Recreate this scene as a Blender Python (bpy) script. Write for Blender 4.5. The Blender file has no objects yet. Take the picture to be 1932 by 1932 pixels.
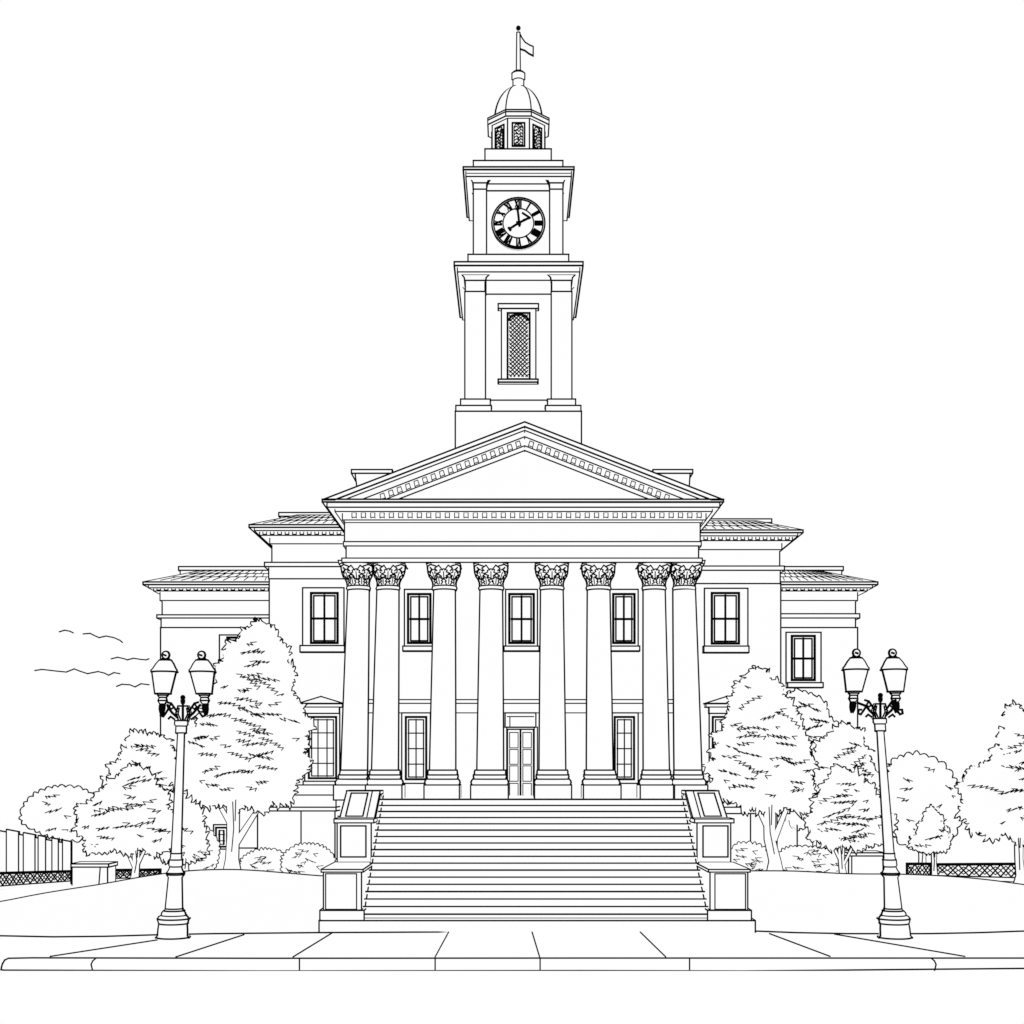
import bpy, math, random
from mathutils import Vector
random.seed(7)
F=2583.0; CX=966.0; HY=1450.0; H=4.32; K=1.75/F
def X(px,d): return (px-CX)*d/F
def Z(py,d): return H+(HY-py)*d/F
def P(px,py,d): return (X(px,d),d,Z(py,d))
sc=bpy.context.scene
# ---------- materials
def white(name,lo=.992,scale=3.0):
    m=bpy.data.materials.new(name); m.use_nodes=True; nt=m.node_tree
    for n in list(nt.nodes):
        if n.type=='BSDF_PRINCIPLED': nt.nodes.remove(n)
    out=[n for n in nt.nodes if n.type=='OUTPUT_MATERIAL'][0]
    e=nt.nodes.new('ShaderNodeEmission')  # surface glows by itself, keeping it flat white without any shading
    n=nt.nodes.new('ShaderNodeTexNoise'); n.inputs['Scale'].default_value=scale
    r=nt.nodes.new('ShaderNodeValToRGB')
    r.color_ramp.elements[0].color=(lo,lo,lo,1); r.color_ramp.elements[1].color=(1,1,1,1)
    nt.links.new(n.outputs['Fac'],r.inputs['Fac']); nt.links.new(r.outputs['Color'],e.inputs['Color'])
    nt.links.new(e.outputs[0],out.inputs['Surface'])
    return m
STONE=white('selflit_white_stone'); LEAF=white('selflit_white_foliage'); GRASS=white('selflit_white_lawn'); PAVE=white('selflit_white_paving',.998); GLASS=white('selflit_white_glass'); METAL=white('selflit_white_metal'); ROOF=white('selflit_white_roof')  # all self-lit whites, brightness comes from emission instead of lamps
INK=bpy.data.materials.new('black_ink'); INK.use_nodes=True
_n=INK.node_tree; _b=_n.nodes['Principled BSDF']; _b.inputs['Base Color'].default_value=(0.002,0.002,0.002,1); _b.inputs['Specular IOR Level'].default_value=0; _b.inputs['Roughness'].default_value=1

WL={}
def empty(name,loc,parent=None,**kw):
    o=bpy.data.objects.new(name,None); sc.collection.objects.link(o)
    pw=WL[parent] if parent else Vector((0,0,0))
    o.location=Vector(loc)-pw
    if parent: o.parent=parent
    WL[o]=Vector(loc)
    for k,v in kw.items(): o[k]=v
    return o
class M:
    def __init__(s): s.v=[];s.f=[];s.m=[]
    def add(s,vs,fs,mat=0):
        o=len(s.v); s.v+= [tuple(p) for p in vs]
        for f in fs: s.f.append([i+o for i in f]); s.m.append(mat)
    def line(s,p,q,w=1.0,w2=None):
        p=Vector(p);q=Vector(q);d=q-p
        if d.length<1e-5: return
        d.normalize()
        r1=K*w*p.y; r2=K*(w if w2 is None else w2)*q.y
        a=d.cross(Vector((0,0,1)))
        if a.length<.1: a=d.cross(Vector((1,0,0)))
        a.normalize(); b=d.cross(a)
        p=p-d*r1*.6; q=q+d*r2*.6
        n=6; vs=[]
        for c,r in((p,r1),(q,r2)):
            for i in range(n):
                t=2*math.pi*i/n; vs.append(c+a*r*math.cos(t)+b*r*math.sin(t))
        fs=[[i,(i+1)%n,n+(i+1)%n,n+i] for i in range(n)]+[list(range(n))[::-1],list(range(n,2*n))]
        s.add(vs,fs,1)
    def pl(s,pts,w=1.0,closed=False):
        for i in range(len(pts)-1): s.line(pts[i],pts[i+1],w)
        if closed: s.line(pts[-1],pts[0],w)
    def plp(s,pts,d,w=1.0,closed=False): s.pl([P(a,b,d) for a,b in pts],w,closed)
    def prism(s,xz,y0,y1,w=1.0,conn=True,back=True):
        n=len(xz)
        A=[(x,y0,z) for x,z in xz]; B=[(x,y1,z) for x,z in xz]
        s.add(A+B,[list(range(n)),list(range(n,2*n))[::-1]]+[[i,n+i,n+(i+1)%n,(i+1)%n] for i in range(n)],0)
        if w:
            s.pl(A,w,True)
            if back: s.pl(B,w,True)
            if conn:
                for a,b in zip(A,B): s.line(a,b,w)
    def prp(s,pts,d,depth,w=1.0,conn=True,back=True):
        s.prism([(X(a,d),Z(b,d)) for a,b in pts],d,d+depth,w,conn,back)
    def box(s,x0,x1,y0,y1,d,depth,w=1.0,back=True):
        s.prp([(x0,y0),(x1,y0),(x1,y1),(x0,y1)],d,depth,w,True,back)
    def ring(s,o,i,d,depth,w=1.0,wi=None):
        def c(r,dd): return [(X(a,d),dd,Z(b,d)) for a,b in((r[0],r[2]),(r[1],r[2]),(r[1],r[3]),(r[0],r[3]))]
        A=c(o,d);B=c(i,d);C=c(o,d+depth);D=c(i,d+depth)
        fs=[]
        for k in range(4):
            l=(k+1)%4
            fs+=[[k,l,4+l,4+k],[k,8+k,8+l,l],[4+k,4+l,12+l,12+k]]
        s.add(A+B+C+D,fs,0)
        s.pl(A,w,True); s.pl(B,wi or w,True)
    def lathe(s,prof,cx,cy,rings=(),w=1.0,seg=32,mat=0,sil=True,ws=1.3):
        n=len(prof); vs=[]
        for z,r in prof:
            c=cx(z)
            for i in range(seg):
                t=2*math.pi*i/seg; vs.append((c+r*math.cos(t),cy+r*math.sin(t),z))
        fs=[]
        for k in range(n-1):
            for i in range(seg):
                j=(i+1)%seg; fs.append([k*seg+i,k*seg+j,(k+1)*seg+j,(k+1)*seg+i])
        fs+=[list(range(seg)),list(range((n-1)*seg,n*seg))]
        s.add(vs,fs,mat)
        if sil:
            for sg in(-1,1): s.pl([(cx(z)+sg*r,cy-.25*r,z) for z,r in prof],w*ws)
        for k in rings:
            s.pl(vs[k*seg:(k+1)*seg],w,True)
    def obj(s,name,parent=None,mat=STONE,origin=None,**kw):
        xs=[p[0] for p in s.v];ys=[p[1] for p in s.v];zs=[p[2] for p in s.v]
        o0=Vector(origin) if origin else Vector(((min(xs)+max(xs))/2,(min(ys)+max(ys))/2,min(zs)))
        me=bpy.data.meshes.new(name); me.from_pydata([tuple(Vector(p)-o0) for p in s.v],[],s.f)
        me.materials.append(mat); me.materials.append(INK)
        me.polygons.foreach_set('material_index',s.m); me.update()
        o=bpy.data.objects.new(name,me); sc.collection.objects.link(o)
        pw=WL[parent] if parent else Vector((0,0,0))
        if parent: o.parent=parent
        o.location=o0-pw; WL[o]=o0
        for k,v in kw.items(): o[k]=v
        return o

# ================= SETTING =================
RZ=Z(1832,31.17)
m=M()
m.add([(-900,-200,RZ),(900,-200,RZ),(900,3000,RZ),(-900,3000,RZ)],[[0,1,2,3]])
m.obj('ground',mat=PAVE,kind='structure')
m=M()
D0=31.17
xl=X(4,D0)
m.add([(-60,12,RZ+.004),(60,12,RZ+.004),(60,D0-.01,RZ+.004),(-60,D0-.01,RZ+.004)],[[0,1,2,3]])
m.obj('road',mat=PAVE,kind='structure')
def gl(px,py,zz=0.0):
    d=(H-zz)*F/(py-HY); return ((px-CX)*d/F,d,zz)
m=M()
m.add([(xl,D0,0),(60,D0,0),(60,37,0),(-60,37,0),(-60,D0+.55,0),(xl-.5,D0+.5,0)],[[0,1,2,3,4,5]])
for a,b in(((95,1806),(296,1775)),((332,1807),(460,1765)),((553,1807),(626,1762)),((821,1807),(848,1757)),((1018,1807),(1003,1757)),((1256,1807),(1206,1758)),((1566,1806),(1452,1763)),((1820,1806),(1575,1764))):
    A=Vector(gl(*a));B=Vector(gl(*b)); A.z+=.02;B.z+=.02
    m.line(A,B,.8)
m.obj('sidewalk',mat=PAVE,kind='structure')
m=M()
m.add([(xl,D0,0.004),(60,D0,0.004),(60,D0,RZ),(xl,D0,RZ),(xl,D0+.5,.004),(60,D0+.5,.004),(xl,D0+.5,RZ)],[[0,1,2,3],[0,4,5,1],[0,3,6,4]])
def kx(px): return X(px,D0)
m.pl([(kx(16),D0,0.0),(kx(60),D0,.01),(kx(500),D0,0),(kx(1100),D0,.005),(60,D0,0)],.95)
m.pl([(kx(16),D0,0.0),(kx(9),D0,-.04),(kx(5),D0,-.12),(kx(3),D0,-.2),(kx(2),D0,-.26),(kx(8),D0,RZ+.02),(kx(500),D0,RZ),(kx(1100),D0,RZ+.01),(kx(1400),D0,RZ),(kx(1932),D0,RZ+.06),(60,D0,RZ+.2)],1.0)
for px in(175,565,821,1019,1301,1763):
    if px in(175,1763):
        sg=1 if px==175 else -1
        m.pl([(kx(px+sg*6),D0,0),(kx(px),D0,-.06),(kx(px-sg*3),D0,-.14),(kx(px),D0,RZ)],.9)
    else: m.pl([(kx(px),D0,0),(kx(px),D0,RZ)],.9)
m.obj('kerb',mat=PAVE,kind='structure')
crest=[(-1500,1790),(-400,1745),(0,1703),(60,1690),(120,1680),(200,1668),(240,1660),(300,1650),(360,1643),(420,1641),(470,1642),(540,1648),(620,1655),(1000,1650),(1405,1644),(1500,1644),(1600,1650),(1700,1650),(1790,1654),(1860,1660),(1932,1670),(2400,1735),(3400,1780)]
edge=[(-1500,1762),(-400,1765),(0,1767),(100,1769),(200,1768),(300,1765),(400,1763),(600,1761),(1000,1759),(1425,1758),(1500,1761),(1600,1763),(1750,1763),(1850,1761),(1932,1758),(2400,1757),(3400,1757)]
back=[(-1500,1730),(-400,1700),(-60,1679),(134,1664),(220,1659),(302,1656),(400,1656),(1700,1656),(1932,1660),(2400,1690),(3400,1740)]
def interp(t,x):
    for (a,b),(c,e) in zip(t,t[1:]):
        if a<=x<=c:
            u=(x-a)/(c-a); return b+(e-b)*u
    return t[0][1] if x<t[0][0] else t[-1][1]
pxs=list(range(-1500,3401,20))
rows=[]
for px in pxs:
    c=sum(interp(crest,px+o) for o in(-30,-15,0,15,30))/5; cz=Z(c,42)
    e=gl(px,interp(edge,px)); x42=X(px,42)
    col=[(e[0],e[1],0.004)]
    for u,s in((.2,.14),(.4,.34),(.6,.58),(.8,.82),(1,1.0)):
        col.append((e[0]+(x42-e[0])*u,e[1]+(42-e[1])*u,max(cz,.01)*s+.004))
    bk=interp(back,px)
    col+= [(X(px,45),45,max(Z(max(bk+2,min(c+3,bk+8)),45),RZ+.01)),(X(px,49),49,max(Z(bk+3,49),RZ+.01)),(X(px,60),60,RZ+.05),(X(px,75),75,RZ-.05)]
    rows.append(col)
m=M(); vs=[p for c in rows for p in c]; n=len(rows[0])
m.add(vs,[[i*n+k,(i+1)*n+k,(i+1)*n+k+1,i*n+k+1] for i in range(len(rows)-1) for k in range(n-1)])
up=lambda c:(c[0],c[1]-.01,c[2]+.01)
m.pl([up(c[5]) for c in rows],.9); m.pl([(c[0][0],c[0][1],.02) for c in rows],.95)
m.obj('lawn',mat=GRASS,kind='structure')

# ================= COURTHOUSE =================
CH=empty('courthouse',(0.25,42,1.2),label='white neoclassical courthouse with columned portico, pediment and clock tower',category='courthouse')
LI,LO,RI,RO=-3.99,-5.0,5.25,6.25
ZT=Z(1508,41.9)
m=M()
m.prism([(LO,ZT),(RO,ZT),(RO,.3),(LO,.3)],41.9,48.6)
m.obj('platform',CH)
m=M()
N=18; z0=Z(1737,36.3)
m.box(602,1425,1737,1762,36.0,6,.95)
prof=[]
for i in range(N+1):
    z=z0+(ZT-z0)*i/N; y=36.3+(41.88-36.3)*i/N
    prof.append((y,z))
for i in range(N):
    y,z=prof[i]; y2,z2=prof[i+1]
    xa,xb=LI-.0,RI+.0
    m.add([(xa,y,z),(xb,y,z),(xb,y,z2),(xa,y,z2),(xa,y2,z2),(xb,y2,z2)],[[0,1,2,3],[3,2,5,4]])
    m.line((xa,y,z2),(xb,y,z2),.9 if i%3 else 1.05)
m.line((LI,36.3,z0+.07),(RI,36.3,z0+.07),.5)
ST=m.obj('staircase',CH,label='broad flight of white stone steps')
def cheek(xa,xb):
    m=M()
    lf = xa<0
    def bx(x0,x1,z0,z1,y0,y1,w=.9): m.prism([(x0,z1),(x1,z1),(x1,z0),(x0,z0)],y0,y1,w)
    zb=z0; z1=Z(1717,36.3); z2=Z(1645,36.3); z3=Z(1640,36.3)
    bx(xa-.08,xb+.08,zb,z1,36.2,38.5)
    bx(xa,xb,z1,z2,36.3,39)
    m.prism([(xa-.05,z3),(xb+.05,z3),(xb+.05,z2),(xa-.05,z2)],36.22,38.96,.85)
    def quad(y0,za,y1,zb_,th,o=.05,w=.9,x0=None,x1=None):
        x0=xa-o if x0 is None else x0; x1=xb+o if x1 is None else x1
        v=[(x0,y0,za),(x1,y0,za),(x1,y1,zb_),(x0,y1,zb_),(x0,y0,za-th),(x1,y0,za-th),(x1,y1,zb_-th),(x0,y1,zb_-th)]
        m.add(v,[[0,1,2,3],[4,5,1,0],[5,6,2,1],[7,4,0,3],[6,7,3,2],[7,6,5,4]])
        for a,b in((0,1),(1,2),(2,3),(3,0),(4,5),(5,6),(7,4)): m.line(v[a],v[b],w)
    p=.13
    pa,pb=(xa+.06,xb-p) if lf else (xa+p,xb-.06)
    m.pl([(pa,36.29,z1+.02),(pb,36.29,z1+.02),(pb,36.29,z2-.05),(pa,36.29,z2-.05)],.75,True)
    # ramped coping from the low pier up to the middle pier, on the step side
    xi=xb if lf else xa; sg=-1 if lf else 1
    m1=Z(1545,39); m0=Z(1630,39)
    bx(xa+.02,xb-.02,m0,m1-.11,39,41.6)
    bx(xa-.06,xb+.06,m1-.11,m1,38.92,39.8,.85)
    m.pl([(pa+.06,38.99,m0+.2),(pb-.04,38.99,m0+.2),(pb-.04,38.99,m1-.2),(pa+.06,38.99,m1-.2)],1.0,True)
    t=Z(1492,41.5)
    # outer sloping wall with coping and recessed panel
    quad(39.75,m1+.0,41.45,t+.0,.12,o=.0)
    v=[(xa+.1,39.8,m1-.08),(xb-.1,39.8,m1-.08),(xb-.1,41.4,t-.08),(xa+.1,41.4,t-.08),(xa+.1,41.4,m1-.3),(xb-.1,41.4,m1-.3)]
    m.add(v,[[0,1,2,3],[1,5,2],[0,3,4]])
    def sl(u,vv): return (xa+.12+(xb-xa-.24)*u,39.75+1.65*vv,m1+(t-m1)*vv+.01)
    u0,u1=(.05,.70) if lf else (.30,.95)
    m.pl([sl(u0,.05),sl(u1,.05),sl(u1,.9),sl(u0,.9)],.95,True)
    u2=.86 if lf else .14
    m.line(sl(u2,0),sl(u2,1),.75)
    bx(xa,xb,t-.1,t,41.35,42.3,.85)
    bx(xa+.05,xb-.05,ZT,t-.1,41.42,42.25)
    # thin string course beside the steps
    a0,a1=xi,xi-sg*.05
    v=[(a0,36.32,z0+.1),(a1,36.32,z0+.1),(a1,41.9,ZT+.1),(a0,41.9,ZT+.1),(a0,36.32,z0-.2),(a1,36.32,z0-.2),(a1,41.9,ZT-.2),(a0,41.9,ZT-.2)]
    m.add(v,[[0,1,2,3],[4,5,1,0],[5,6,2,1],[7,4,0,3],[6,7,3,2],[7,6,5,4]])
    m.line(v[1],v[2],.85)
    m.obj('cheek_wall',ST)
cheek(LO,LI); cheek(RI,RO)

# --- columns
cols=[(642,705,657,697,644,694,634,694),(705,768,712,753,702,752,694,760),(805,871,819,859,811,860,803,867),(893,960,906,948,900,950,890,958),(1008,1073,1020,1062,1017,1067,1009,1076),(1095,1161,1108,1150,1106,1156,1100,1168),(1201,1265,1213,1254,1213,1262,1206,1268),(1265,1326,1269,1311,1271,1323,1268,1330)]
DC=43.6
for c in cols:
    s=DC/F
    xt=X((c[2]+c[3])/2,DC); xb=X((c[4]+c[5])/2,DC); zt=Z(1112,DC); zb=Z(1453,DC)
    xc=X((c[0]+c[1])/2,DC)
    cx=lambda z:xb+(xt-xb)*(z-zb)/(zt-zb)
    rt=(c[3]-c[2])/2*s; rb=(c[5]-c[4])/2*s
    m=M(); pr=[]
    for i in range(9):
        u=i/8; pr.append((zb+(zt-zb)*u,rb+(rt-rb)*(u**1.15)))
    m.lathe(pr,cx,DC,rings=(),w=1.0,ws=1.15)
    col=m.obj('column',CH)
    m=M(); R=(c[7]-c[6])/2*s; cb=X((c[6]+c[7])/2,DC)
    f=lambda z:cb+(xb-cb)*(z-Z(1480,DC))/(zb-Z(1480,DC))
    ys=[(1481,.94),(1479,1.0),(1476,1.03),(1473,1.0),(1470,.93),(1468,.88),(1465,.91),(1462,.9),(1459,.85),(1456,.86),(1453,.83)]
    m.lathe([(Z(a,DC),R*b) for a,b in ys],f,DC,rings=(4,7,10),w=1.0,ws=1.2)
    zz=Z(1481,DC-.5); m.prism([(cb-R*1.03,zz),(cb+R*1.03,zz),(cb+R*1.03,ZT-.05),(cb-R*1.03,ZT-.05)],DC-R*1.0,DC+R,.9)
    m.obj('column_base',col)
    m=M(); W=(c[1]-c[0])/2*s
    g=lambda z:xt+(xc-xt)*(z-zt)/(Z(1062,DC)-zt)
    cp=[(1114,.66),(1111,.70),(1107,.66),(1100,.67),(1094,.74),(1088,.86),(1081,.92),(1074,.94),(1066,.96)]
    PR=[(Z(a,DC),W*b) for a,b in cp]
    m.lathe(PR,g,DC,rings=(0,2),w=.9,ws=1.2)
    zc=Z(1062,DC); zd=Z(1067,DC)
    m.prism([(xc-W,zc),(xc+W,zc),(xc+W*.95,zd-.03),(xc+W*.7,zd+.01),(xc,zd+.03),(xc-W*.7,zd+.01),(xc-W*.95,zd-.03)],DC-W*1.0,DC+W*1.0,.8)
    def surf(u,py):
        z=Z(py,DC); r=PR[0][1]
        for (za,ra),(zb_,rb_) in zip(PR,PR[1:]):
            if za<=z<=zb_: r=ra+(rb_-ra)*(z-za)/(zb_-za)
        if z>PR[-1][0]: r=PR[-1][1]
        t=max(-1.05,min(1.05,u))*1.4
        return (g(z)+r*math.sin(t)*1.02,DC-r*math.cos(t)*1.02-.01,z)
    rnd=random.Random(int(c[0]))
    # corner volutes
    for sg in(-1,1):
        q=[(sg*.35,1072),(sg*.62,1068),(sg*.9,1070),(sg*.95,1078),(sg*.72,1083),(sg*.55,1078),(sg*.66,1074)]
        m.pl([surf(*p) for p in q],.9)
        m.pl([surf(*p) for p in [(sg*.05,1080),(sg*.2,1071),(sg*.4,1076),(sg*.3,1081)]],.8)
    # acanthus leaves: lobed outlines with curled tips
    for yb,yt,us in((1105,1089,(-.82,-.28,.28,.82)),(1096,1079,(-.55,0,.55))):
        for u0 in us:
            wv=.23; j=lambda a:a+rnd.uniform(-.025,.025); jy=lambda b:b+rnd.uniform(-.9,.9)
            h=yb-yt
            L=[(u0-wv*.5,yb),(u0-wv,yb-h*.25),(u0-wv*.6,yb-h*.35),(u0-wv*1.2,yb-h*.6),(u0-wv*.6,yb-h*.72),(u0-wv*.7,yt+1),(u0,yt-1.5),(u0+wv*.7,yt+1),(u0+wv*.6,yb-h*.72),(u0+wv*1.2,yb-h*.6),(u0+wv*.6,yb-h*.35),(u0+wv,yb-h*.25),(u0+wv*.5,yb)]
            m.pl([surf(j(a),jy(b)) for a,b in L],.72)
            m.line(surf(u0,yb-1),surf(u0,yt+4),.6)
    m.obj('capital',col)

# --- entablature
m=M()
E=43.0
m.box(650,1321,985,1022,E,5.5,.85)
m.box(648,1323,1022,1030,E-.12,5.6,.75)
m.box(653,1318,1030,1055,E,5.5,.9)
m.box(645,1325,1053,1061,E-.1,5.6,.8)
m.box(608,1365,942,947,E-1.0,6.9,1.0)
m.box(617,1358,948,957,E-.85,6.6,.85)
m.box(632,1344,957,965,E-.55,6.4,.7)
m.box(650,1325,981,986,E-.12,6.0,.6)
EN=m.obj('entablature',CH)
m=M(); x=664
m.box(646,1332,965,981,E-.25,6.1,.7)
while x<1322:
    m.box(x,x+8,967,976,E-.36,.14,.55,back=False); x+=17.6
m.obj('dentil_band',EN)
def tri(y):
    return [(990-(943-y)/.3848,943),(990,y),(990+(943-y)/.392,943)]
def band(m,ya,yb,d,depth,w=.95):
    a=tri(ya);b=tri(yb); m.prp(a+b[::-1],d,depth,w)
m=M()
m.prp(tri(797),E-.05,6.2,0)
band(m,796,805,E-1.0,7.4,1.0); band(m,805,812,E-.86,6.8,.75); band(m,812,824,E-.62,6.5,.75); band(m,841,850,E-.18,6,.8)
PD=m.obj('pediment',CH)
m=M()
band(m,824,841,E-.36,6,.7)
for sg,sl in((-1,.3848),(1,.392)):
    x=10
    while x<268:
        a=990+sg*x; y=826+x*sl
        m.prp([(a,y+2),(a+sg*7,y+2+7*sl),(a+sg*(5),y+12+5*sl),(a-sg*3,y+11-1*sl)],E-.5,.16,.55,back=False)
        x+=16
m.obj('dentil_band',PD)
for a,b,c_,e in((663,740,672,736),(1232,1307,1236,1300)):
    m=M(); m.box(a,b,886,893,50,1.6,.9); m.prp([(c_-2,893),(e+2,893),(e,925),(c_+2,925)],50.1,1.4,.9)
    m.obj('chimney',CH)

# --- main wall behind portico
WD=47.8
m=M()
m.box(672,1300,1062,1620,WD,4,.9)
m.box(700,1290,1066,1080,WD-1.2,1.25,.9)
m.box(674,1298,1320,1327,WD-.08,.1,.75)
m.line(P(674,1345,WD),P(1298,1345,WD),.7)
m.obj('wall',CH)

def window(gl_,fr,sill,d,nc,nr,w=1.0,name='window',mid=False):
    x0,x1,y0,y1=gl_
    m=M(); m.box(x0,x1,y0,y1,d-.06,.05,1.5*w)
    m.plp([(x0+5,y0+5),(x1-5,y0+5),(x1-5,y1-4),(x0+5,y1-4)],d-.07,1.0*w,True)
    for i in range(1,nc):
        x=x0+(x1-x0)*i/nc
        m.plp([(x,y0+4),(x,y1-3)],d-.08,(1.25 if mid else .95)*w)
    for j in range(1,nr):
        y=y0+(y1-y0)*j/nr; m.plp([(x0+4,y+1),(x1-4,y+1)],d-.08,(1.4 if mid else .95)*w)
    W=m.obj(name,CH,GLASS)
    m=M(); m.ring(fr,(x0-1,x1+1,y0-1,y1+1),d-.16,.17,.9)
    m.obj('frame',W)
    if sill:
        m=M(); m.box(*sill,d-.26,.24,.9); m.obj('sill',W)
    return W
for a,b in((770,812),(961,1007),(1157,1197)):
    window((a,b,1121,1213),(a-7,b+7,1112,1219),(a-10,b+10,1219,1228),WD,2,2,mid=True)
for a,b in((766,804),(1160,1196)):
    window((a,b,1353,1470),(a-8,b+8,1345,1478),None,WD,2,4,.85)
m=M()
m.box(953,1011,1345,1372,WD-.15,.15,.9)
m.plp([(957,1352),(1007,1352)],WD-.16,.7); m.plp([(962,1353),(962,1370)],WD-.16,.7)
m.box(950,956,1372,1512,WD-.15,.15,.8); m.box(1008,1014,1372,1512,WD-.15,.15,.8)
m.obj('door_frame',CH)
for a,b in((957.5,981.5),(982.5,1006.5)):
    m=M(); m.box(a,b,1376,1512,WD-.07,.06,.9)
    for y0,y1 in((1382,1411),(1414,1442),(1445,1474)):
        m.plp([(a+4,y0),(b-4,y0),(b-4,y1),(a+4,y1)],WD-.08,.6,True)
    m.plp([(a+4,1478),(b-4,1478),(b-4,1503),(a+4,1503)],WD-.08,.6,True)
    m.obj('door',CH)

# --- wings
def wing(p):
    d=p['d']; S=p['s']
    def bx(m,o,i,y0,y1,dd,dp,w=.95):
        m.box(min(o,i),max(o,i),y0,y1,dd,dp,w)
    m=M()
    bx(m,p['wall'],p['in'],p['yb2'],p['bot'],d,6,.9)
    bx(m,p['led'],p['in'],p['yb0'],p['yb1'],d-.3,6.4,.85)
    bx(m,p['led']-S*8,p['in'],p['yb1'],p['yb2'],d-.06,6.1,.85)
    bx(m,p['fr'],p['in'],p['yf'],p['yb0'],d-.03,6.05,.85)
    W=m.obj('wing_wall',CH)
    m=M()
    o=p['eave']; y=p['ye']
    de=d-p['ov']
    bx(m,o,p['in'],y,y+5,de,p['ov']+5,.95)
    bx(m,o-S*10,p['in'],y+5,y+11,de+.2,p['ov']+4.8,.7)
    bx(m,o-S*20,p['in'],y+11,y+p['h2'],de+.45,p['ov']+4.6,.7)
    bx(m,p['fr']+S*4,p['in'],y+p['h2'],p['yf'],d-.3,6,.7)
    x=o-S*26
    while (x-p['in'])*S>8:
        m.plp([(x,y+13),(x,y+p['h2']-2),(x-S*7,y+p['h2']-2),(x-S*7,y+13)],de+.44,.6); x-=S*14
    m.obj('cornice',W)
    m=M()
    A=[P(o,y,de),P(p['in'],y,de)]
    B=[P(p['rt'],p['yr'],de+2.6),P(p['in'],p['yr'],de+2.6)]
    C=[(A[0][0]-S*1.0,de+7,A[0][2])]
    m.add(A+B+C,[[0,1,3,2],[0,2,4]])
    m.pl([A[0],B[0],B[1]],.85); m.line(A[0],A[1],.85)
    nn=12
    def rp(u,v): return Vector(A[0]).lerp(Vector(A[1]),u).lerp(Vector(B[0]).lerp(Vector(B[1]),u),v)+Vector((0,-.02,.01))
    vr=(.12,.42,.72,1.0)
    for r_ in range(3):
        for k in range(1,nn+1):
            u=(k-.5*(r_%2))/nn
            if u<.05: continue
            m.line(rp(u,vr[r_]),rp(u,vr[r_+1]),.5)
    for v in vr[1:3]: m.line(rp(.05,v),rp(1,v),.5)
    m.box(min(p['blk'],p['in']),max(p['blk'],p['in']),p['ybk'],p['ybk']+7,de+3.4,2.5,.85)
    m.prp([(p['blk']-S*3,p['ybk']+7),(p['in'],p['ybk']+7),(p['in'],y),(p['blk']-S*3,y)],de+3.5,2,.75)
    m.obj('roof',W,ROOF)
wing(dict(s=-1,d=49.6,ov=1.3,wall=508,led=499,**{'in':674},yb0=1061,yb1=1069,yb2=1092,bot=1540,fr=513,yf=1026,eave=470,ye=990,h2=20,rt=560,yr=972,blk=526,ybk=967))
wing(dict(s=1,d=49.6,ov=1.3,wall=1473,led=1480,**{'in':1298},yb0=1068,yb1=1076,yb2=1101,bot=1540,fr=1471,yf=1037,eave=1515,ye=1000,h2=20,rt=1428,yr=983,blk=1456,ybk=979))
wing(dict(s=-1,d=53,ov=1.1,wall=303,led=296,**{'in':520},yb0=1160,yb1=1166,yb2=1184,bot=1600,fr=306,yf=1133,eave=270,ye=1098,h2=17,rt=378,yr=1077,blk=337,ybk=1069))
wing(dict(s=1,d=53,ov=1.1,wall=1618,led=1622,**{'in':1465},yb0=1158,yb1=1166,yb2=1184,bot=1600,fr=1614,yf=1133,eave=1656,ye=1098,h2=17,rt=1545,yr=1077,blk=1591,ybk=1069))
window((587,637,1119,1213),(571,649,1109,1219),(566,650,1218,1230),49.55,2,2,mid=True)
window((1343,1394,1119,1214),(1329,1411,1110,1220),(1328,1413,1219,1231),49.55,2,2,mid=True)
window((1494,1537,1200,1283),(1483,1549,1193,1289),(1486,1553,1288,1297),52.95,2,2,mid=True)
window((429,470,1203,1290),(414,482,1198,1296),None,52.95,2,2,mid=True)
window((583,634,1353,1468),(575,641,1346,1474),(572,642,1474,1481),49.55,3,4,.8)
window((1345,1395,1353,1468),(1338,1402,1346,1474),(1335,1405,1474,1481),49.55,3,4,.8)
window((408,428,1562,1597),(403,433,1556,1602),None,52.95,3,3,.65)
for a,b in((563,648),(1330,1412)):
    m=M(); c=(a+b)/2
    m.prp([(a,1327),(c,1314),(b,1327)],49.2,.35,.85); m.box(a+2,b-2,1328,1334,49.25,.3,.75); m.box(a+8,b-8,1334,1346,49.4,.16,.75)
    m.obj('window_pediment',CH)
m=M()
m.box(486,632,1530,1665,48.9,3,.9); m.box(500,634,1523,1530,48.6,3.2,.9); m.box(508,634,1500,1523,49.0,3,.85); m.box(522,634,1481,1500,49.2,3,.85)
m.plp([(568,1532),(568,1640)],48.89,.85)
m.obj('basement_wall',CH)
m=M()
m.box(1330,1504,1535,1660,48.9,3,.9); m.box(1330,1490,1523,1535,48.6,3.2,.9); m.box(1330,1475,1481,1523,49.0,3,.85)
m.plp([(1416,1537),(1416,1640)],48.89,.85); m.plp([(1466,1537),(1466,1640)],48.89,.85)
m.obj('basement_wall',CH)

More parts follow.
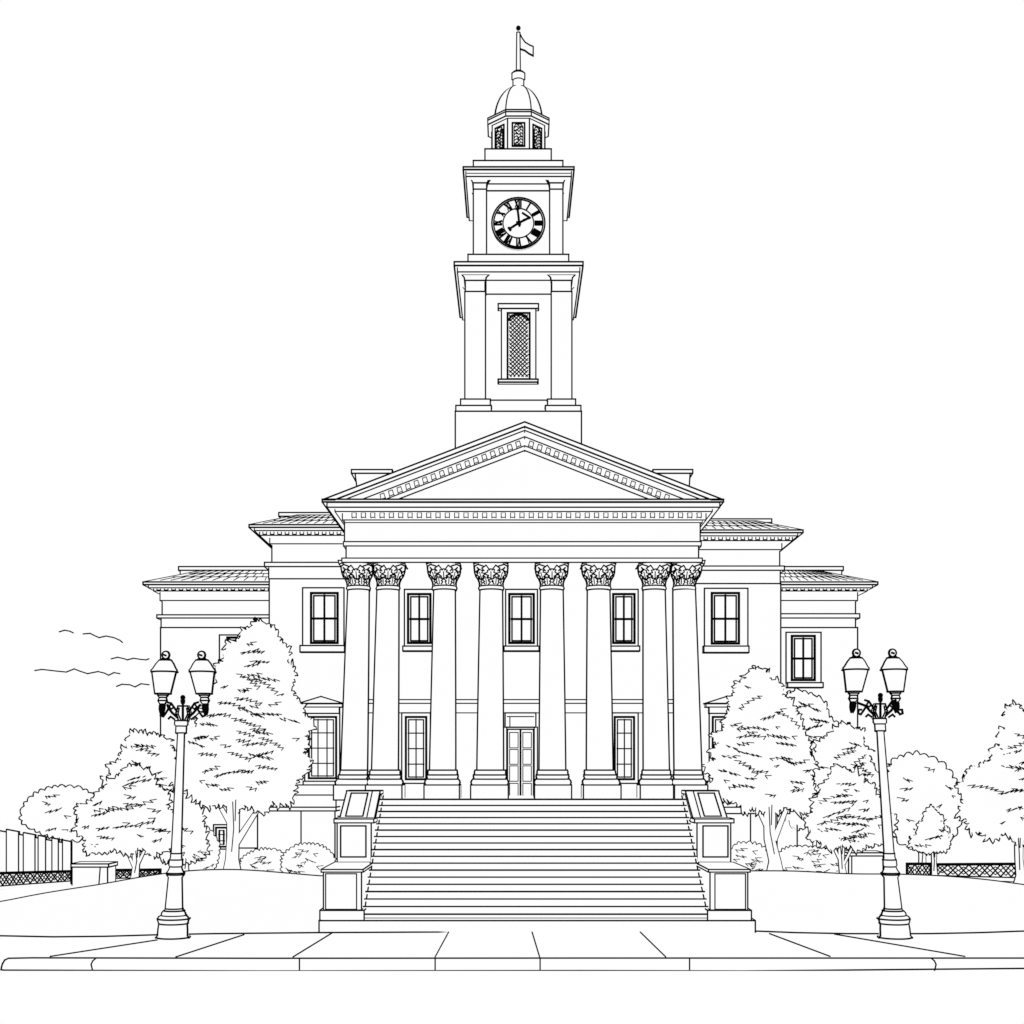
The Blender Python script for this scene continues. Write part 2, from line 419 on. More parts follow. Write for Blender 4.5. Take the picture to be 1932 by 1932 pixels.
# ================= TOWER =================
T=54.0
m=M()
m.box(859,1097,776,900,T-.45,7,.95)
for a,b,c_,e in((860,927,869,925),(1029,1096,1033,1086)):
    m.box(a,b,765,776,T-.4,1.6,.9); m.box(c_,e,753,765,T-.3,1.4,.9)
m.box(880,1076,529,776,T+.1,5.6,.85)
m.plp([(917,755),(1040,755)],T+.09,.85)
for a,b in((877,916),(1040,1079)):
    m.box(a,b,550,753,T-.15,1.2,.9); m.box(a+1,b-1,528,550,T-.15,1.2,.85)
    m.prp([(a-10 if a<900 else a-12,512),(b+13 if a<900 else b+12,512),(b+1,524),(b,529),(a,529),(a-1,524)],T-.3,1.4,.85)
    m.plp([(a-3,518),(b+5,518)],T-.31,.6)
m.box(917,1040,529,555,T-.02,.3,.8); m.plp([(926,520),(1032,520)],T+.05,.75)
m.box(877,1079,500,530,T+.05,5.6,.75)
m.box(883,1073,480,494,T-.1,5.6,.9)
m.box(896,1059,325,480,T+.15,5.2,.85)
for a,b in((893,918),(1037,1062)):
    m.box(a,b,357,480,T,1,.9); m.box(a,b,345,357,T,1,.85)
    m.prp([(a-6,334),(b+6,334),(b+1,345),(a-1,345)],T-.12,1.2,.85)
m.plp([(918,360),(1037,360)],T+.13,.85); m.plp([(922,347),(1033,347)],T+.13,.75)
m.plp([(918,357),(920,347),(925,339),(932,334)],T-.13,.85); m.plp([(1037,357),(1035,347),(1030,339),(1023,334)],T-.13,.85)
TW=m.obj('tower',CH)
m=M()
m.box(857,1100,494,501,T-.8,6.1,1.0); m.box(863,1094,501,513,T-.6,5.7,.75)
m.obj('cornice',TW)
m=M()
m.box(893,1062,303,315,T-.15,4.4,.9)
m.box(874,1083,315,320,T-.6,4.6,1.0); m.box(879,1078,320,333,T-.45,4.3,.75)
m.plp([(881,327),(1076,327)],T-.46,.5)
m.obj('cornice',TW)
m=M()
d=T+.08
m.box(958,999,591,715,d-.06,.06,1.0)
def lattice(m,x0,x1,y0,y1,st,d,w,wob=.8):
    h=y1-y0
    rr=random.Random(3)
    for sg in(1,-1):
        c=-h
        while c<(x1-x0)+h:
            seg=[]
            t=0
            while t<=h:
                x=(x0+c+t) if sg>0 else (x1-c-t)
                if x0<=x<=x1: seg.append((x+rr.uniform(-wob,wob),y0+t))
                t+=st/2
            if len(seg)>1: m.plp(seg,d,w)
            c+=st
lattice(m,960,997,594,713,7.5,d-.07,.68)
m.plp([(960,604),(964,597),(972,594),(985,594),(993,597),(997,604)],d-.08,1.3)
LW=m.obj('louvered_window',TW,GLASS)
m=M()
m.ring((946,1011,582,716),(957,1000,590,715.5),T-.05,.14,.85)
m.box(940,1016,573,582,T-.15,.25,.9); m.box(940,1015,715.5,721,T-.15,.25,1.0)
m.obj('frame',LW)
m=M()
cd=T-.02; cc=(978,421)
def circ(r,d,n=48): return [P(cc[0]+r*math.cos(2*math.pi*i/n),cc[1]+r*.96*math.sin(2*math.pi*i/n),d) for i in range(n)]
pts=[(cc[0]+50*math.cos(2*math.pi*i/48),cc[1]+48*math.sin(2*math.pi*i/48)) for i in range(48)]
m.prp(pts,cd,.2,1.0,conn=False)
m.pl(circ(46.5,cd-.01),.9,True); m.pl(circ(29,cd-.01),.75,True)
NUM=['XII','I','II','III','IIII','V','VI','VII','VIII','IX','X','XI']
for k,s in enumerate(NUM):
    a=math.radians(k*30); ca,sa=math.cos(a),math.sin(a)
    wd={'I':3.4,'V':5.8,'X':6.2}; tot=sum(wd[ch] for ch in s); x=-tot/2
    def q(u,v):
        return P(cc[0]+u*ca+v*sa,cc[1]-(v*ca-u*sa)*.96,cd-.012)
    for ch in s:
        a0,a1=x+.7,x+wd[ch]-.7; r0,r1=31.5,44.5
        if ch=='I': m.line(q((a0+a1)/2,r0),q((a0+a1)/2,r1),1.05)
        if ch=='V': m.line(q(a0,r1),q((a0+a1)/2,r0),1.15); m.line(q(a1,r1),q((a0+a1)/2,r0),.7)
        if ch=='X': m.line(q(a0,r1),q(a1,r0),1.15); m.line(q(a1,r1),q(a0,r0),.7)
        x+=wd[ch]
CK=m.obj('clock_face',TW,label='round white clock face with black roman numerals')
m=M()
m.plp([(976,392),(978,406),(980,426)],cd-.05,1.4); m.plp([(961,432),(978,421),(998,411)],cd-.05,1.3)
m.plp([(960,430),(963,434)],cd-.05,1.5); m.plp([(986,402),(1000,411),(988,415)],cd-.05,1.2); m.plp([(976,421),(981,421)],cd-.06,2.2)
m.plp([(973,395),(976,391),(979,395)],cd-.05,.9)
m.obj('clock_hands',TW,METAL)
OC=(X(978,T+2.0),T+2.0)
def octo(m,R,z0,z1,w=.95,rot=22.5,R1=None):
    R1=R1 or R
    def rg(r,z): return [(OC[0]+r*math.cos(math.radians(rot+45*i)),OC[1]+r*math.sin(math.radians(rot+45*i)),z) for i in range(8)]
    A=rg(R,z0);B=rg(R1,z1)
    m.add(A+B,[list(range(8)),list(range(8,16))]+[[i,(i+1)%8,8+(i+1)%8,8+i] for i in range(8)])
    m.pl(A,w,True);m.pl(B,w,True)
    for a,b in zip(A,B): m.line(a,b,w)
Tc=T+2-1.1
zB=Z(281,Tc); zC=Z(222,Tc); zD=Z(210,Tc)
k=Tc/F
m=M()
m.box(915,1040,281,303,T+.55,3.2,.9)
octo(m,54*k,Z(303,T),zB,.85)
octo(m,54*k,zB,zC,.9)
octo(m,63*k,zC,Z(214,Tc),.8); octo(m,63*k,Z(214,Tc)+.002,zD,.85)
CU=m.obj('cupola',TW)
Rin=54*k*math.cos(math.radians(22.5)); hw=54*k*math.sin(math.radians(22.5))
for ang in(-135,-90,-45,180,0):
    m=M(); a=math.radians(ang); n=Vector((math.cos(a),math.sin(a),0)); t=Vector((-n.y,n.x,0))
    c0=Vector((OC[0],OC[1],0))+n*(Rin+.015)
    def q(u,v): return tuple(c0+t*u*hw+Vector((0,0,zB+(zC-zB)*v)))
    m.add([q(-.56,.1),q(.56,.1),q(.56,.84),q(-.56,.84)],[[0,1,2,3]])
    m.pl([q(-.56,.1),q(.56,.1),q(.56,.84),q(-.56,.84)],1.1,True)
    c0=c0+n*.01
    rr=random.Random(ang)
    m.pl([q(-.4,.14),q(.4,.14),q(.4,.7),q(.25,.8),q(-.25,.8),q(-.4,.7)],.7,True)
    for j in range(6):
        v=.18+j*.1
        m.pl([q(-.36,v+rr.uniform(-.02,.02)),q(-.15,v+.05),q(.05,v-.02),q(.2,v+.06),q(.36,v+.01)],.6)
        m.line(q(rr.uniform(-.3,.3),v),q(rr.uniform(-.3,.3),v+.1),.7)
    m.obj('cupola_window',TW,GLASS)
m=M()
zz0=zD; R=45.5*k; zt=Z(165,Tc+1.1)
pr=[]
for i in range(15):
    a=i/14*math.pi/2*.93; pr.append((zz0+(zt-zz0)*math.sin(a)/math.sin(math.pi/2*.93),R*math.cos(a)))
m.lathe([(zz0-.25,R*1.0)]+pr,lambda z:OC[0],OC[1],rings=(1,),w=.9,seg=48,ws=1.2)
for ang in(-122,-58,60,120):
    a=math.radians(ang); m.pl([(OC[0]+(r+.01)*math.cos(a),OC[1]+(r+.01)*math.sin(a),z) for z,r in pr],.8)
m.obj('dome',TW,ROOF)
m=M(); td=OC[1]
m.lathe([(Z(167,td),10*k),(Z(152,td),10*k),(Z(151,td),12*k),(Z(140,td),12*k),(Z(137,td),9*k)],lambda z:OC[0],td,rings=(1,3,4),w=.8)
m.obj('lantern_cap',TW)
m=M()
m.lathe([(Z(137,td),3.6*k),(Z(62,td),2.8*k)],lambda z:OC[0],td,w=.75,seg=12,rings=(1,))
R=4.6*k; zc=Z(53,td)
m.lathe([(zc+R*math.sin(math.radians(a)),R*math.cos(math.radians(a))) for a in range(-80,81,20)],lambda z:OC[0],td,mat=1,seg=16,sil=False)
m.obj('flagpole',TW,METAL)
m=M()
fl=[(981,64),(985,72),(991,80),(999,85),(1006,88),(1006,105),(998,101),(990,95),(981,92)]
m.prp(fl,td,.03,.85,conn=False)
m.obj('flag',TW,label='small white flag flying from the tower pole')

# ================= LAMPS =================
def lamp(xb,xt,lanx,yo,label):
    d=(H)*F/(1770-HY)
    zb=Z(1772,d); zt=Z(1360,d)
    cx=lambda z:X(xb,d)+(X(xt,d)-X(xb,d))*(z-zb)/(zt-zb)
    L=empty('street_lamp',(X(xb,d),d,0),label=label,category='street lamp',group='twin-lantern street lamps on the pavement')
    s=d/F
    m=M()
    pr=[(1776,31),(1768,31),(1765,28),(1752,27.5),(1742,26.5),(1738,28),(1733,29.5),(1729,27),(1727,23),(1722,22),(1718,19)]
    m.lathe([(Z(a,d),r*s) for a,r in pr],cx,d,rings=(0,1,4,6,8,10),w=1.0,ws=1.2)
    m.obj('lamp_base',L,METAL)
    m=M()
    pr=[(1718,17),(1714,16),(1655,12.5),(1650,16),(1647,16.5),(1642,13),(1635,10.5),(1632,12.5),(1622,12),(1618,10),(1610,10),(1607,9),(1385,6),(1383,9.5),(1370,9.5),(1367,12),(1360,12)]
    m.lathe([(Z(a+yo*(a<1500),d),r*s) for a,r in pr],cx,d,rings=(1,3,4,6,8,10,13,14,16),w=.95,seg=20,ws=1.2)
    m.obj('lamp_post',L,METAL)
    m=M(); c=xt+2
    def B(dx,py): return (c+dx,py+yo)
    m.prp([B(-8,1360),B(-13,1345),B(-9,1332),B(9,1332),B(13,1345),B(8,1360)],d-.08,.16,1.1,conn=False)
    m.plp([B(0,1358),B(0,1318)],d-.1,1.4)
    for sg,lx in((-1,lanx[0]),(1,lanx[1])):
        e=abs(lx-c)
        m.plp([B(sg*4,1358),B(sg*9,1347),B(sg*7,1336)],d-.1,.9)
        # open leafy S-scroll arms: double outline plus curl
        m.plp([B(sg*10,1354),B(sg*20,1345),B(sg*27,1336),B(sg*(e-5),1330)],d-.06,1.5)
        m.plp([B(sg*11,1343),B(sg*17,1334),B(sg*22,1327),B(sg*29,1325)],d-.08,1.3)
        m.plp([B(sg*22,1327),B(sg*26,1334),B(sg*22,1338),B(sg*18,1335)],d-.08,1.1)
        m.plp([B(sg*16,1357),B(sg*23,1352),B(sg*27,1356)],d-.07,1.2)
        m.plp([B(sg*27,1337),B(sg*32,1345),B(sg*37,1352),B(sg*42,1350),B(sg*41,1343),B(sg*36,1343)],d-.07,1.3)
    R=5*s; zc=Z(1316+yo,d); cc_=X(c,d)
    m.lathe([(zc+R*math.sin(math.radians(a)),R*math.cos(math.radians(a))) for a in range(-80,81,20)],lambda z:cc_,d,mat=1,seg=14,sil=False)
    m.lathe([(Z(1328+yo,d),4*s),(Z(1320+yo,d),5*s)],lambda z:cc_,d,mat=1,seg=12,sil=False)
    m.obj('bracket',L,METAL)
    for lx,t in((lanx[0],1.0),(lanx[1],-1.0)):
        cl=lambda z:X(lx,d)+(Z(1268,d)-z)*.07*(-t)
        m=M()
        pr=[(1309,14.5),(1268,22.5)]
        m.lathe([(Z(a+yo,d),r*s) for a,r in pr],cl,d,rings=(0,1),w=1.05,seg=20)
        LN=m.obj('lantern',L,GLASS)
        m=M()
        pr=[(1268,24),(1265,24),(1262,21.5),(1253,16.5),(1246,11),(1244,6)]
        m.lathe([(Z(a+yo,d),r*s) for a,r in pr],cl,d,rings=(0,4),w=1.05,seg=20,ws=1.15)
        m.obj('lantern_cap',LN,METAL)
        m=M(); R=6.2*s; zc=Z(1236+yo,d); c2=cl(zc)
        m.lathe([(zc+R*math.sin(math.radians(a)),R*math.cos(math.radians(a))) for a in range(-80,81,20)],lambda z:c2,d,w=1.15,seg=16)
        m.lathe([(Z(1246+yo,d),3*s),(Z(1242+yo,d),5.5*s)],cl,d,w=1.0,seg=16,mat=1)
        m.pl([(c2-R*.4,d-R,zc),(c2+R*.2,d-R,zc-R*.2)],1.3)
        m.obj('finial',LN,METAL)
        m=M()
        m.lathe([(Z(a+yo,d),r*s) for a,r in((1327,5),(1322,8),(1316,6),(1312,9),(1309,10))],cl,d,w=1.0,seg=16,rings=(1,2,3),mat=0)
        m.lathe([(Z(a+yo,d),r*s) for a,r in((1349,2),(1344,4),(1338,5.5),(1331,5.5),(1327,4))],cl,d,w=.6,seg=12,mat=1)
        m.obj('lantern_socket',LN,METAL)
lamp(327,343,(311,383),0,'twin-lantern black outlined street lamp on fluted round base on pavement')
lamp(1688,1659,(1613,1686),-4,'twin-lantern black outlined street lamp on fluted round base on pavement')

# ================= TREES =================
def catmull(pts,st=6):
    out=[];n=len(pts)
    for i in range(n):
        p0,p1,p2,p3=[Vector(pts[(i+k)%n]) for k in(-1,0,1,2)]
        L=(p2-p1).length; c=max(1,int(L/st))
        for j in range(c):
            t=j/c
            out.append(.5*((2*p1)+(p2-p0)*t+(2*p0-5*p1+4*p2-p3)*t*t+(3*p1-p0-3*p2+p3)*t**3))
    return out
def jag(pts,rnd,sp=9,amp=8,lobe=8):
    base=catmull(pts,3.0); n=len(base)
    A=sum(base[i].x*base[(i+1)%n].y-base[(i+1)%n].x*base[i].y for i in range(n))
    sg=1 if A>0 else -1
    # boughs of irregular length along the rim
    off=[0]*n; i=0
    while i<n:
        L=rnd.randint(9,19); h=lobe*rnd.uniform(.5,1.25)
        for k in range(L):
            if i+k<n: off[i+k]=h*(math.sin(math.pi*(k+.5)/L)**.7)-lobe*.55
        i+=L
    out=[];i=0
    stp=max(2,sp/3.0)
    fi=0.0
    while fi<n:
        i=int(fi); p=base[i]; q=base[(i+1)%n]; t=(q-p)
        if t.length<1e-6: fi+=1; continue
        t.normalize(); nn=Vector((t.y,-t.x))*sg
        p=p+nn*off[i]
        a=amp*rnd.uniform(.45,1.05)*(1.55 if rnd.random()<.22 else 1)
        lean=rnd.uniform(.1,.9)*(1 if rnd.random()<.7 else -1)
        tipd=(nn+t*lean+Vector((0,rnd.uniform(-.1,.4))))
        tip=p+tipd*a+t*sp*.2
        out.append(p-nn*rnd.uniform(0,2.5))
        out.append(p.lerp(tip,.5)-t*1.8+nn*.5)
        out.append(tip)
        out.append(p.lerp(tip,.35)+t*sp*.5)
        fi+=stp*rnd.uniform(.75,1.4)
    return out
def scal(pts,rnd,sp=20,amp=4):
    base=catmull(pts,max(2,sp/4.0)); n=len(base)
    A=sum(base[i].x*base[(i+1)%n].y-base[(i+1)%n].x*base[i].y for i in range(n))
    sg=1 if A>0 else -1
    out=[];i=0
    while i<n:
        c=rnd.choice((3,4,5))
        p=base[i]; q=base[min(i+c,n)%n]; t=q-p; nn=Vector((t.y,-t.x)).normalized()*sg if t.length>1e-5 else Vector((0,0))
        h=rnd.uniform(.7,1.4)
        for k in range(5):
            u=k/5; out.append(p+t*u+nn*amp*h*math.sin(math.pi*u)-nn*1)
        i+=c
    return out
def raydist(c,dr,poly):
    best=1
    n=len(poly)
    for i in range(n):
        a=poly[i]-c; b=poly[(i+1)%n]-c; e=b-a
        den=dr.x*e.y-dr.y*e.x
        if abs(den)<1e-9: continue
        t=(a.x*e.y-a.y*e.x)/den; u=(a.x*dr.y-a.y*dr.x)/den
        if t>0 and 0<=u<=1: best=max(best,t)
    return best
def crown(parent,pts,d,seed,style='jag',n_str=25,bulge=1.0,sp=9,amp=7,w=.7,name='crown',lobe=8,kmax=6):
    rnd=random.Random(seed)
    o=jag(pts,rnd,sp,amp,lobe) if style=='jag' else scal(pts,rnd,sp,amp)
    V=[Vector(p) for p in pts]
    cen=Vector((sum(p.x for p in V)/len(V),sum(p.y for p in V)/len(V)))
    m=M()
    rings=[1,.93,.8,.62,.4,.2]
    n=len(o); vs=[]
    for side in(-1,1):
        for r in rings:
            for p in o:
                q=cen+(p-cen)*r; vs.append((X(q.x,d),d+side*bulge*(1-r*r),Z(q.y,d)))
        vs.append((X(cen.x,d),d+side*bulge,Z(cen.y,d)))
    fs=[];B=n*len(rings)+1
    for s_ in(0,1):
        for k in range(len(rings)-1):
            for i in range(n):
                j=(i+1)%n; fs.append([s_*B+k*n+i,s_*B+k*n+j,s_*B+(k+1)*n+j,s_*B+(k+1)*n+i])
        for i in range(n): fs.append([s_*B+(len(rings)-1)*n+i,s_*B+(len(rings)-1)*n+(i+1)%n,s_*B+B-1])
    m.add(vs,fs)
    for i in range(n):
        a=o[i];b=o[(i+1)%n]
        m.line((X(a.x,d),d-.08,Z(a.y,d)),(X(b.x,d),d-.08,Z(b.y,d)),w*rnd.uniform(.85,1.2))
    xs=[p[0] for p in pts];ys=[p[1] for p in pts]
    def sp3(x,y):
        v=Vector((x,y))-cen; L=v.length
        if L<1: return ((X(x,d),d-bulge-.03,Z(y,d)),0)
        R=raydist(cen,v/L,V); r=min(1,L/R)
        return (X(x,d),d-bulge*(1-r*r)-.09,Z(y,d)),r
    # leaf-edge strokes: arcs of pointed leaves marking the clumps
    cnt=0;tries=0; used=[]
    gap=math.sqrt((max(xs)-min(xs))*(max(ys)-min(ys))/max(1,n_str))*.55
    while cnt<n_str and tries<n_str*12:
        tries+=1
        x=rnd.uniform(min(xs),max(xs)); y=rnd.uniform(min(ys),max(ys))
        if sp3(x,y)[1]>.84: continue
        if any(abs(x-a)+abs(y-b)*1.6<gap for a,b in used): continue
        kk=rnd.randint(1,kmax); dirx=rnd.choice((-1,1)); q=[(x,y)]
        ang=rnd.uniform(-.5,.3); cv=rnd.uniform(.02,.16)
        cx_,cy_=x,y
        for j in range(kk):
            st=rnd.uniform(6,11)
            cx_+=dirx*st*math.cos(ang); cy_+=st*math.sin(ang); ang+=cv
            q.append((cx_+dirx*2,cy_-rnd.uniform(0,2)))
            q.append((cx_-dirx*rnd.uniform(1,4),cy_+rnd.uniform(2.5,5)))
        s3=[sp3(*a) for a in q]
        if any(a[1]>.95 for a in s3): continue
        used.append((x,y)); cnt+=1
        m.pl([a[0] for a in s3],w*.8)
    m.obj(name,parent,LEAF)
def trunk(parent,x0,x1,yt,yb,wd,d,limbs=(),flare=6):
    m=M()
    L=[(x0-wd/2,yt),(x0-wd/2+1,yt+(yb-yt)*.5),(x1-wd/2,yt+(yb-yt)*.8),(x1-wd/2-flare,yb)]
    R=[(x0+wd/2,yt),(x0+wd/2-1,yt+(yb-yt)*.5),(x1+wd/2,yt+(yb-yt)*.8),(x1+wd/2+flare,yb)]
    seg=14; s=d/F; vs=[]
    for a,b in zip(L,R):
        c=(a[0]+b[0])/2; r=(b[0]-a[0])/2*s
        for i in range(seg):
            t=2*math.pi*i/seg; vs.append((X(c,d)+r*math.cos(t),d+r*math.sin(t),Z(a[1],d)))
    m.add(vs,[[k*seg+i,k*seg+(i+1)%seg,(k+1)*seg+(i+1)%seg,(k+1)*seg+i] for k in range(3) for i in range(seg)])
    m.plp(L,d,.95); m.plp(R,d,.95)
    m.plp([(x0-1,yt+8),(x0+1,yt+(yb-yt)*.4),(x1-1,yt+(yb-yt)*.7)],d-wd/2*s-.02,.6)
    m.plp([(x0+wd*.2,yt+4),(x0+wd*.15,yt+(yb-yt)*.3)],d-wd/2*s-.02,.6)
    for lb in limbs:
        (ax,ay,aw),(bx,by,bw)=lb
        va=[]
        p=Vector(P(ax,ay,d));q=Vector(P(bx,by,d)); dr=(q-p).normalized(); u=dr.cross(Vector((0,1,0))).normalized(); v=Vector((0,1,0))
        for c,r in((p,aw/2*s),(q,bw/2*s)):
            for i in range(8):
                t=2*math.pi*i/8; va.append(c+u*r*math.cos(t)+v*r*math.sin(t))
        m.add(va,[[i,(i+1)%8,8+(i+1)%8,8+i] for i in range(8)])
        for sg in(-1,1): m.line(p+u*sg*aw/2*s,q+u*sg*bw/2*s,.8)
    m.obj('trunk',parent,LEAF)
def tree(d,pts,seed,tr=None,label='',limbs=(),**kw):
    px=tr[1] if tr else sum(p[0] for p in pts)/len(pts)
    by=tr[3] if tr else max(p[1] for p in pts)
    t=empty('tree',P(px,by,d),label=label,category='tree',group='trees around the courthouse')
    if tr: trunk(t,tr[0],tr[1],tr[2],tr[3],tr[4],d,limbs)
    crown(t,pts,d,seed,**kw)
    return t
tree(45,[(485,1170),(505,1183),(525,1195),(532,1212),(545,1228),(543,1245),(556,1262),(552,1290),(556,1315),(575,1335),(572,1350),(590,1366),(580,1385),(582,1402),(576,1420),(588,1440),(580,1460),(560,1475),(560,1492),(545,1512),(520,1514),(500,1530),(470,1520),(450,1530),(425,1520),(400,1518),(372,1512),(350,1490),(330,1480),(345,1455),(335,1430),(348,1410),(345,1392),(370,1372),(378,1350),(392,1330),(385,1312),(402,1295),(412,1275),(410,1258),(425,1235),(428,1215),(450,1205),(455,1190),(472,1186)],11,(440,438,1505,1650,24),'tall leafy tree with pointed crown beside the steps',limbs=[((446,1590,12),(490,1522,7)),((438,1560,10),(408,1508,6))],n_str=52)
tree(43.6,[(262,1445),(280,1456),(290,1462),(300,1482),(318,1503),(318,1525),(338,1548),(335,1575),(325,1598),(300,1606),(270,1603),(245,1612),(215,1602),(190,1608),(162,1602),(160,1582),(142,1565),(150,1545),(142,1524),(165,1515),(185,1495),(200,1492),(208,1474),(228,1462),(240,1448)],12,(257,255,1596,1668,14),'small leafy tree with spreading pointed crown on lawn',limbs=[((258,1635,6),(277,1596,4)),((253,1635,6),(236,1598,4))],n_str=24,lobe=6)
tree(46.5,[(264,1379),(280,1388),(296,1384),(318,1400),(322,1415),(336,1422),(350,1452),(370,1500),(388,1560),(390,1600),(372,1624),(340,1626),(290,1610),(215,1560),(195,1520),(212,1490),(196,1472),(212,1460),(206,1445),(232,1430),(230,1418),(246,1402),(244,1390)],13,(350,350,1600,1655,12),'leafy tree with ragged crown behind lamp post',n_str=26,lobe=6)
tree(58,[(42,1548),(46,1520),(70,1497),(110,1484),(158,1489),(180,1507),(190,1530),(170,1575),(130,1585),(90,1575),(60,1562)],14,(110,110,1570,1660,12),'low rounded tree behind pale fence',style='scal',sp=14,amp=5,n_str=6,kmax=3)
tree(45,[(1424,1260),(1440,1266),(1450,1280),(1465,1284),(1470,1305),(1490,1322),(1495,1342),(1512,1358),(1510,1380),(1530,1402),(1525,1420),(1540,1440),(1528,1465),(1538,1490),(1530,1508),(1538,1526),(1500,1530),(1475,1522),(1455,1533),(1425,1522),(1400,1528),(1380,1508),(1355,1502),(1338,1485),(1345,1468),(1330,1450),(1346,1435),(1342,1415),(1356,1405),(1342,1388),(1365,1372),(1366,1350),(1378,1340),(1374,1320),(1390,1308),(1390,1288),(1406,1278)],21,(1452,1462,1515,1652,22),'tall leafy tree with pointed crown beside the steps',limbs=[((1460,1585,11),(1486,1520,7)),((1455,1578,9),(1426,1518,6))],n_str=38)
tree(49,[(1490,1306),(1520,1306),(1550,1325),(1568,1358),(1590,1380),(1600,1420),(1600,1480),(1560,1540),(1500,1560),(1460,1500),(1450,1420),(1465,1340)],22,(1540,1540,1540,1650,14),'rounded leafy tree close to the wing wall',n_str=16,sp=12,amp=5,lobe=6)
tree(47.5,[(1600,1366),(1614,1380),(1626,1380),(1626,1402),(1640,1415),(1636,1435),(1655,1460),(1655,1500),(1645,1550),(1600,1565),(1550,1556),(1528,1500),(1518,1440),(1535,1420),(1540,1398),(1560,1390),(1575,1372)],23,(1600,1600,1550,1650,12),'ragged leafy tree between larger trees',n_str=22,lobe=6)
tree(43.8,[(1590,1446),(1602,1460),(1618,1458),(1626,1474),(1650,1482),(1655,1502),(1672,1510),(1670,1530),(1688,1545),(1682,1576),(1664,1592),(1640,1590),(1620,1602),(1590,1596),(1562,1600),(1545,1588),(1526,1584),(1530,1565),(1516,1552),(1534,1530),(1532,1508),(1550,1498),(1549,1478),(1566,1466),(1572,1452)],24,(1587,1590,1590,1660,12),'small leafy tree with spreading crown on lawn',limbs=[((1588,1630,5),(1570,1592,4)),((1592,1630,5),(1610,1594,4))],n_str=24,lobe=6)
tree(56,[(1680,1442),(1700,1428),(1735,1423),(1770,1437),(1790,1457),(1808,1490),(1812,1530),(1795,1580),(1740,1600),(1690,1580),(1670,1500)],25,(1740,1740,1580,1660,14),'rounded leafy tree behind hedge',style='scal',sp=16,amp=6,n_str=12,kmax=4)
tree(47,[(1755,1520),(1762,1534),(1776,1540),(1778,1556),(1792,1575),(1788,1600),(1765,1608),(1725,1604),(1716,1588),(1732,1570),(1730,1555),(1744,1545),(1744,1530)],26,(1762,1763,1598,1662,10),'small conical shrub tree with thin trunk',n_str=8,sp=7,amp=5,lobe=4,kmax=3)
tree(45.5,[(1912,1326),(1930,1345),(1955,1350),(1975,1400),(2000,1450),(2010,1520),(1985,1575),(1950,1572),(1925,1588),(1895,1574),(1865,1582),(1850,1568),(1828,1562),(1822,1545),(1806,1532),(1816,1510),(1802,1485),(1822,1472),(1826,1450),(1850,1448),(1872,1430),(1872,1412),(1890,1400),(1884,1380),(1898,1368),(1894,1345)],27,(1922,1925,1568,1672,16),'large ragged leafy tree at the edge of the lawn',n_str=26)
def shrub(d,pts,seed,label,n=14):
    s=empty('shrub',P(sum(p[0] for p in pts)/len(pts),max(p[1] for p in pts),d),label=label,category='shrub',group='shrubs along the basement')
    crown(s,pts,d,seed,style='scal',sp=9,amp=3.8,n_str=n,bulge=.5,w=.55,name='foliage',kmax=2)
shrub(46.6,[(455,1625),(470,1610),(500,1602),(530,1606),(545,1625),(540,1660),(500,1665),(455,1660)],31,'low rounded shrub against basement wall',10)
shrub(46.2,[(533,1620),(555,1597),(585,1592),(615,1600),(632,1620),(630,1665),(580,1668),(540,1665)],32,'low rounded shrub beside the stair wall',20)
shrub(46.4,[(1380,1600),(1405,1590),(1435,1596),(1450,1615),(1448,1650),(1410,1660),(1380,1655)],33,'low rounded shrub beside the stair wall',14)
shrub(46.8,[(1466,1615),(1485,1600),(1520,1597),(1560,1602),(1585,1606),(1598,1625),(1595,1655),(1530,1660),(1468,1655)],34,'long low shrub against basement wall',20)
shrub(46.9,[(340,1600),(355,1570),(380,1552),(405,1575),(415,1600),(405,1640),(380,1655),(345,1650)],35,'upright shrub between tree trunks',10)

# ================= FENCES, BLOCKS =================
m=M(); d=50
top=lambda x:1558+(x+40)*.19
xs=[-60,-35,-12,12,35,44,66,72,86,98,110,118,134]
for i in range(len(xs)-1):
    a,b=xs[i],xs[i+1]; o=(-3 if i%2 else 2)
    m.prp([(a,top(a)+o),(b,top(b)+o),(b,1690),(a,1690)],d+(0 if i%2 else .05),.1,.75)
m.obj('board_fence',label='pale vertical board fence with uneven top',category='fence')
def lfence(x0,x1,yt0,yt1,yb0,yb1,d,label,st=9):
    m=M()
    m.prp([(x0,yt0),(x1,yt1),(x1,yb1+8),(x0,yb0+8)],d,.12,.85)
    x=x0; rr=random.Random(int(x0)+5)
    while x<x1-2:
        u=(x-x0)/(x1-x0); u2=min(1,(x+st-x0)/(x1-x0))
        a=yt0+(yt1-yt0)*u+2; b=yb0+(yb1-yb0)*u-1; a2=yt0+(yt1-yt0)*u2+2; b2=yb0+(yb1-yb0)*u2-1
        xx=min(x1,x+st); mm=(a+b)/2
        j=lambda:rr.uniform(-1.5,1.5)
        m.plp([(x,a),(xx,b2)],d-.02,.85); m.plp([(x,b),(xx,a2)],d-.02,.85)
        m.plp([(x+j(),mm+j()),((x+xx)/2,a+3+j()),(xx+j(),mm),((x+xx)/2,b-3+j()),(x,mm)],d-.02,.6)
        x+=st
    m.plp([(x0,yt0+2.5),(x1,yt1+2.5)],d-.02,.75); m.plp([(x0,yb0),(x1,yb1)],d-.02,.85)
    m.obj('lattice_fence',label=label,category='fence',group='low lattice fences')
lfence(-60,134,1648,1643,1676,1662,48,'low dark lattice fence below board fence',13)
lfence(203,302,1641,1640,1658,1654,47.5,'low dark lattice fence beside stone block',12)
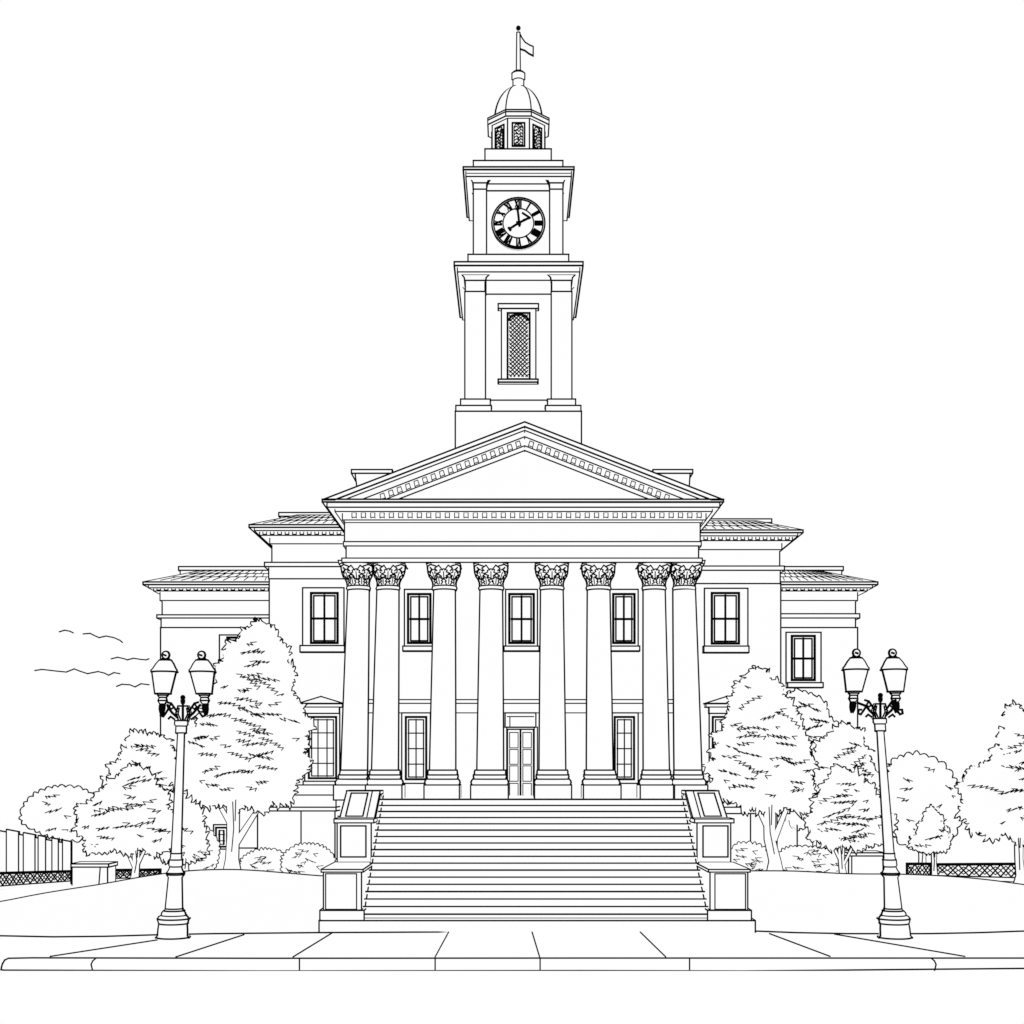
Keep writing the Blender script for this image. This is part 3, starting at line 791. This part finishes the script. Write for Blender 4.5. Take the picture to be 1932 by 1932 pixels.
lfence(1712,1757,1629,1629,1652,1654,48,'low dark lattice fence under trees',14)
lfence(1768,1926,1630,1629,1652,1656,48,'long low dark lattice fence under trees',20)
for a,b,yt,yb,s1 in((134,205,1630,1678,189),(1599,1668,1609,1658,1607)):
    m=M(); m.box(a,b,yt,yt+6,45.8,1,.9); m.box(a+2,b-2,yt+6,yb,45.86,.9,.85); m.plp([(s1,yt+7),(s1-3 if s1<900 else s1,yb)],45.85,.75)
    m.obj('stone_block',label='low square white stone block with flat cap',category='stone block',group='stone blocks on the lawn')
for q in([(112,1192),(122,1189),(132,1191),(138,1194)],[(157,1196),(170,1195),(180,1200),(187,1203),(200,1200),(215,1203),(226,1208),(231,1212)],[(210,1243),(222,1240),(235,1243),(240,1245),(252,1242),(265,1244),(275,1245),(281,1243)],[(66,1265),(80,1263),(105,1266),(125,1268),(140,1262),(150,1266),(165,1271),(185,1267),(197,1270),(205,1274),(215,1269),(226,1271)],[(220,1295),(230,1291),(245,1292),(255,1296),(266,1290),(281,1292)],[(340,1300),(350,1301),(358,1303)]):
    m=M(); m.plp(q,140,.8)
    m.obj('cloud_wisp',label='thin wavy cloud line in empty pale sky',category='cloud',group='thin cloud wisps')

# ================= WORLD, LIGHT, CAMERA =================
w=bpy.data.worlds.new('World'); sc.world=w; w.use_nodes=True
b=w.node_tree.nodes['Background']; b.inputs[0].default_value=(1,1,1,1); b.inputs[1].default_value=1.0
sun=bpy.data.lights.new('sun','SUN'); sun.energy=1; sun.angle=math.radians(10)
so=bpy.data.objects.new('sun',sun); so.rotation_euler=(math.radians(50),0,math.radians(20)); sc.collection.objects.link(so)
cam=bpy.data.cameras.new('camera'); co=bpy.data.objects.new('camera',cam); sc.collection.objects.link(co)
co.location=(0,0,H); co.rotation_euler=(math.radians(90),0,0)
cam.sensor_width=36; cam.lens=36*F/1932; cam.shift_y=(HY-966)/1932; cam.clip_end=6000
sc.camera=co
sc.view_settings.view_transform='Standard'
try: sc.view_settings.look='None'
except: pass
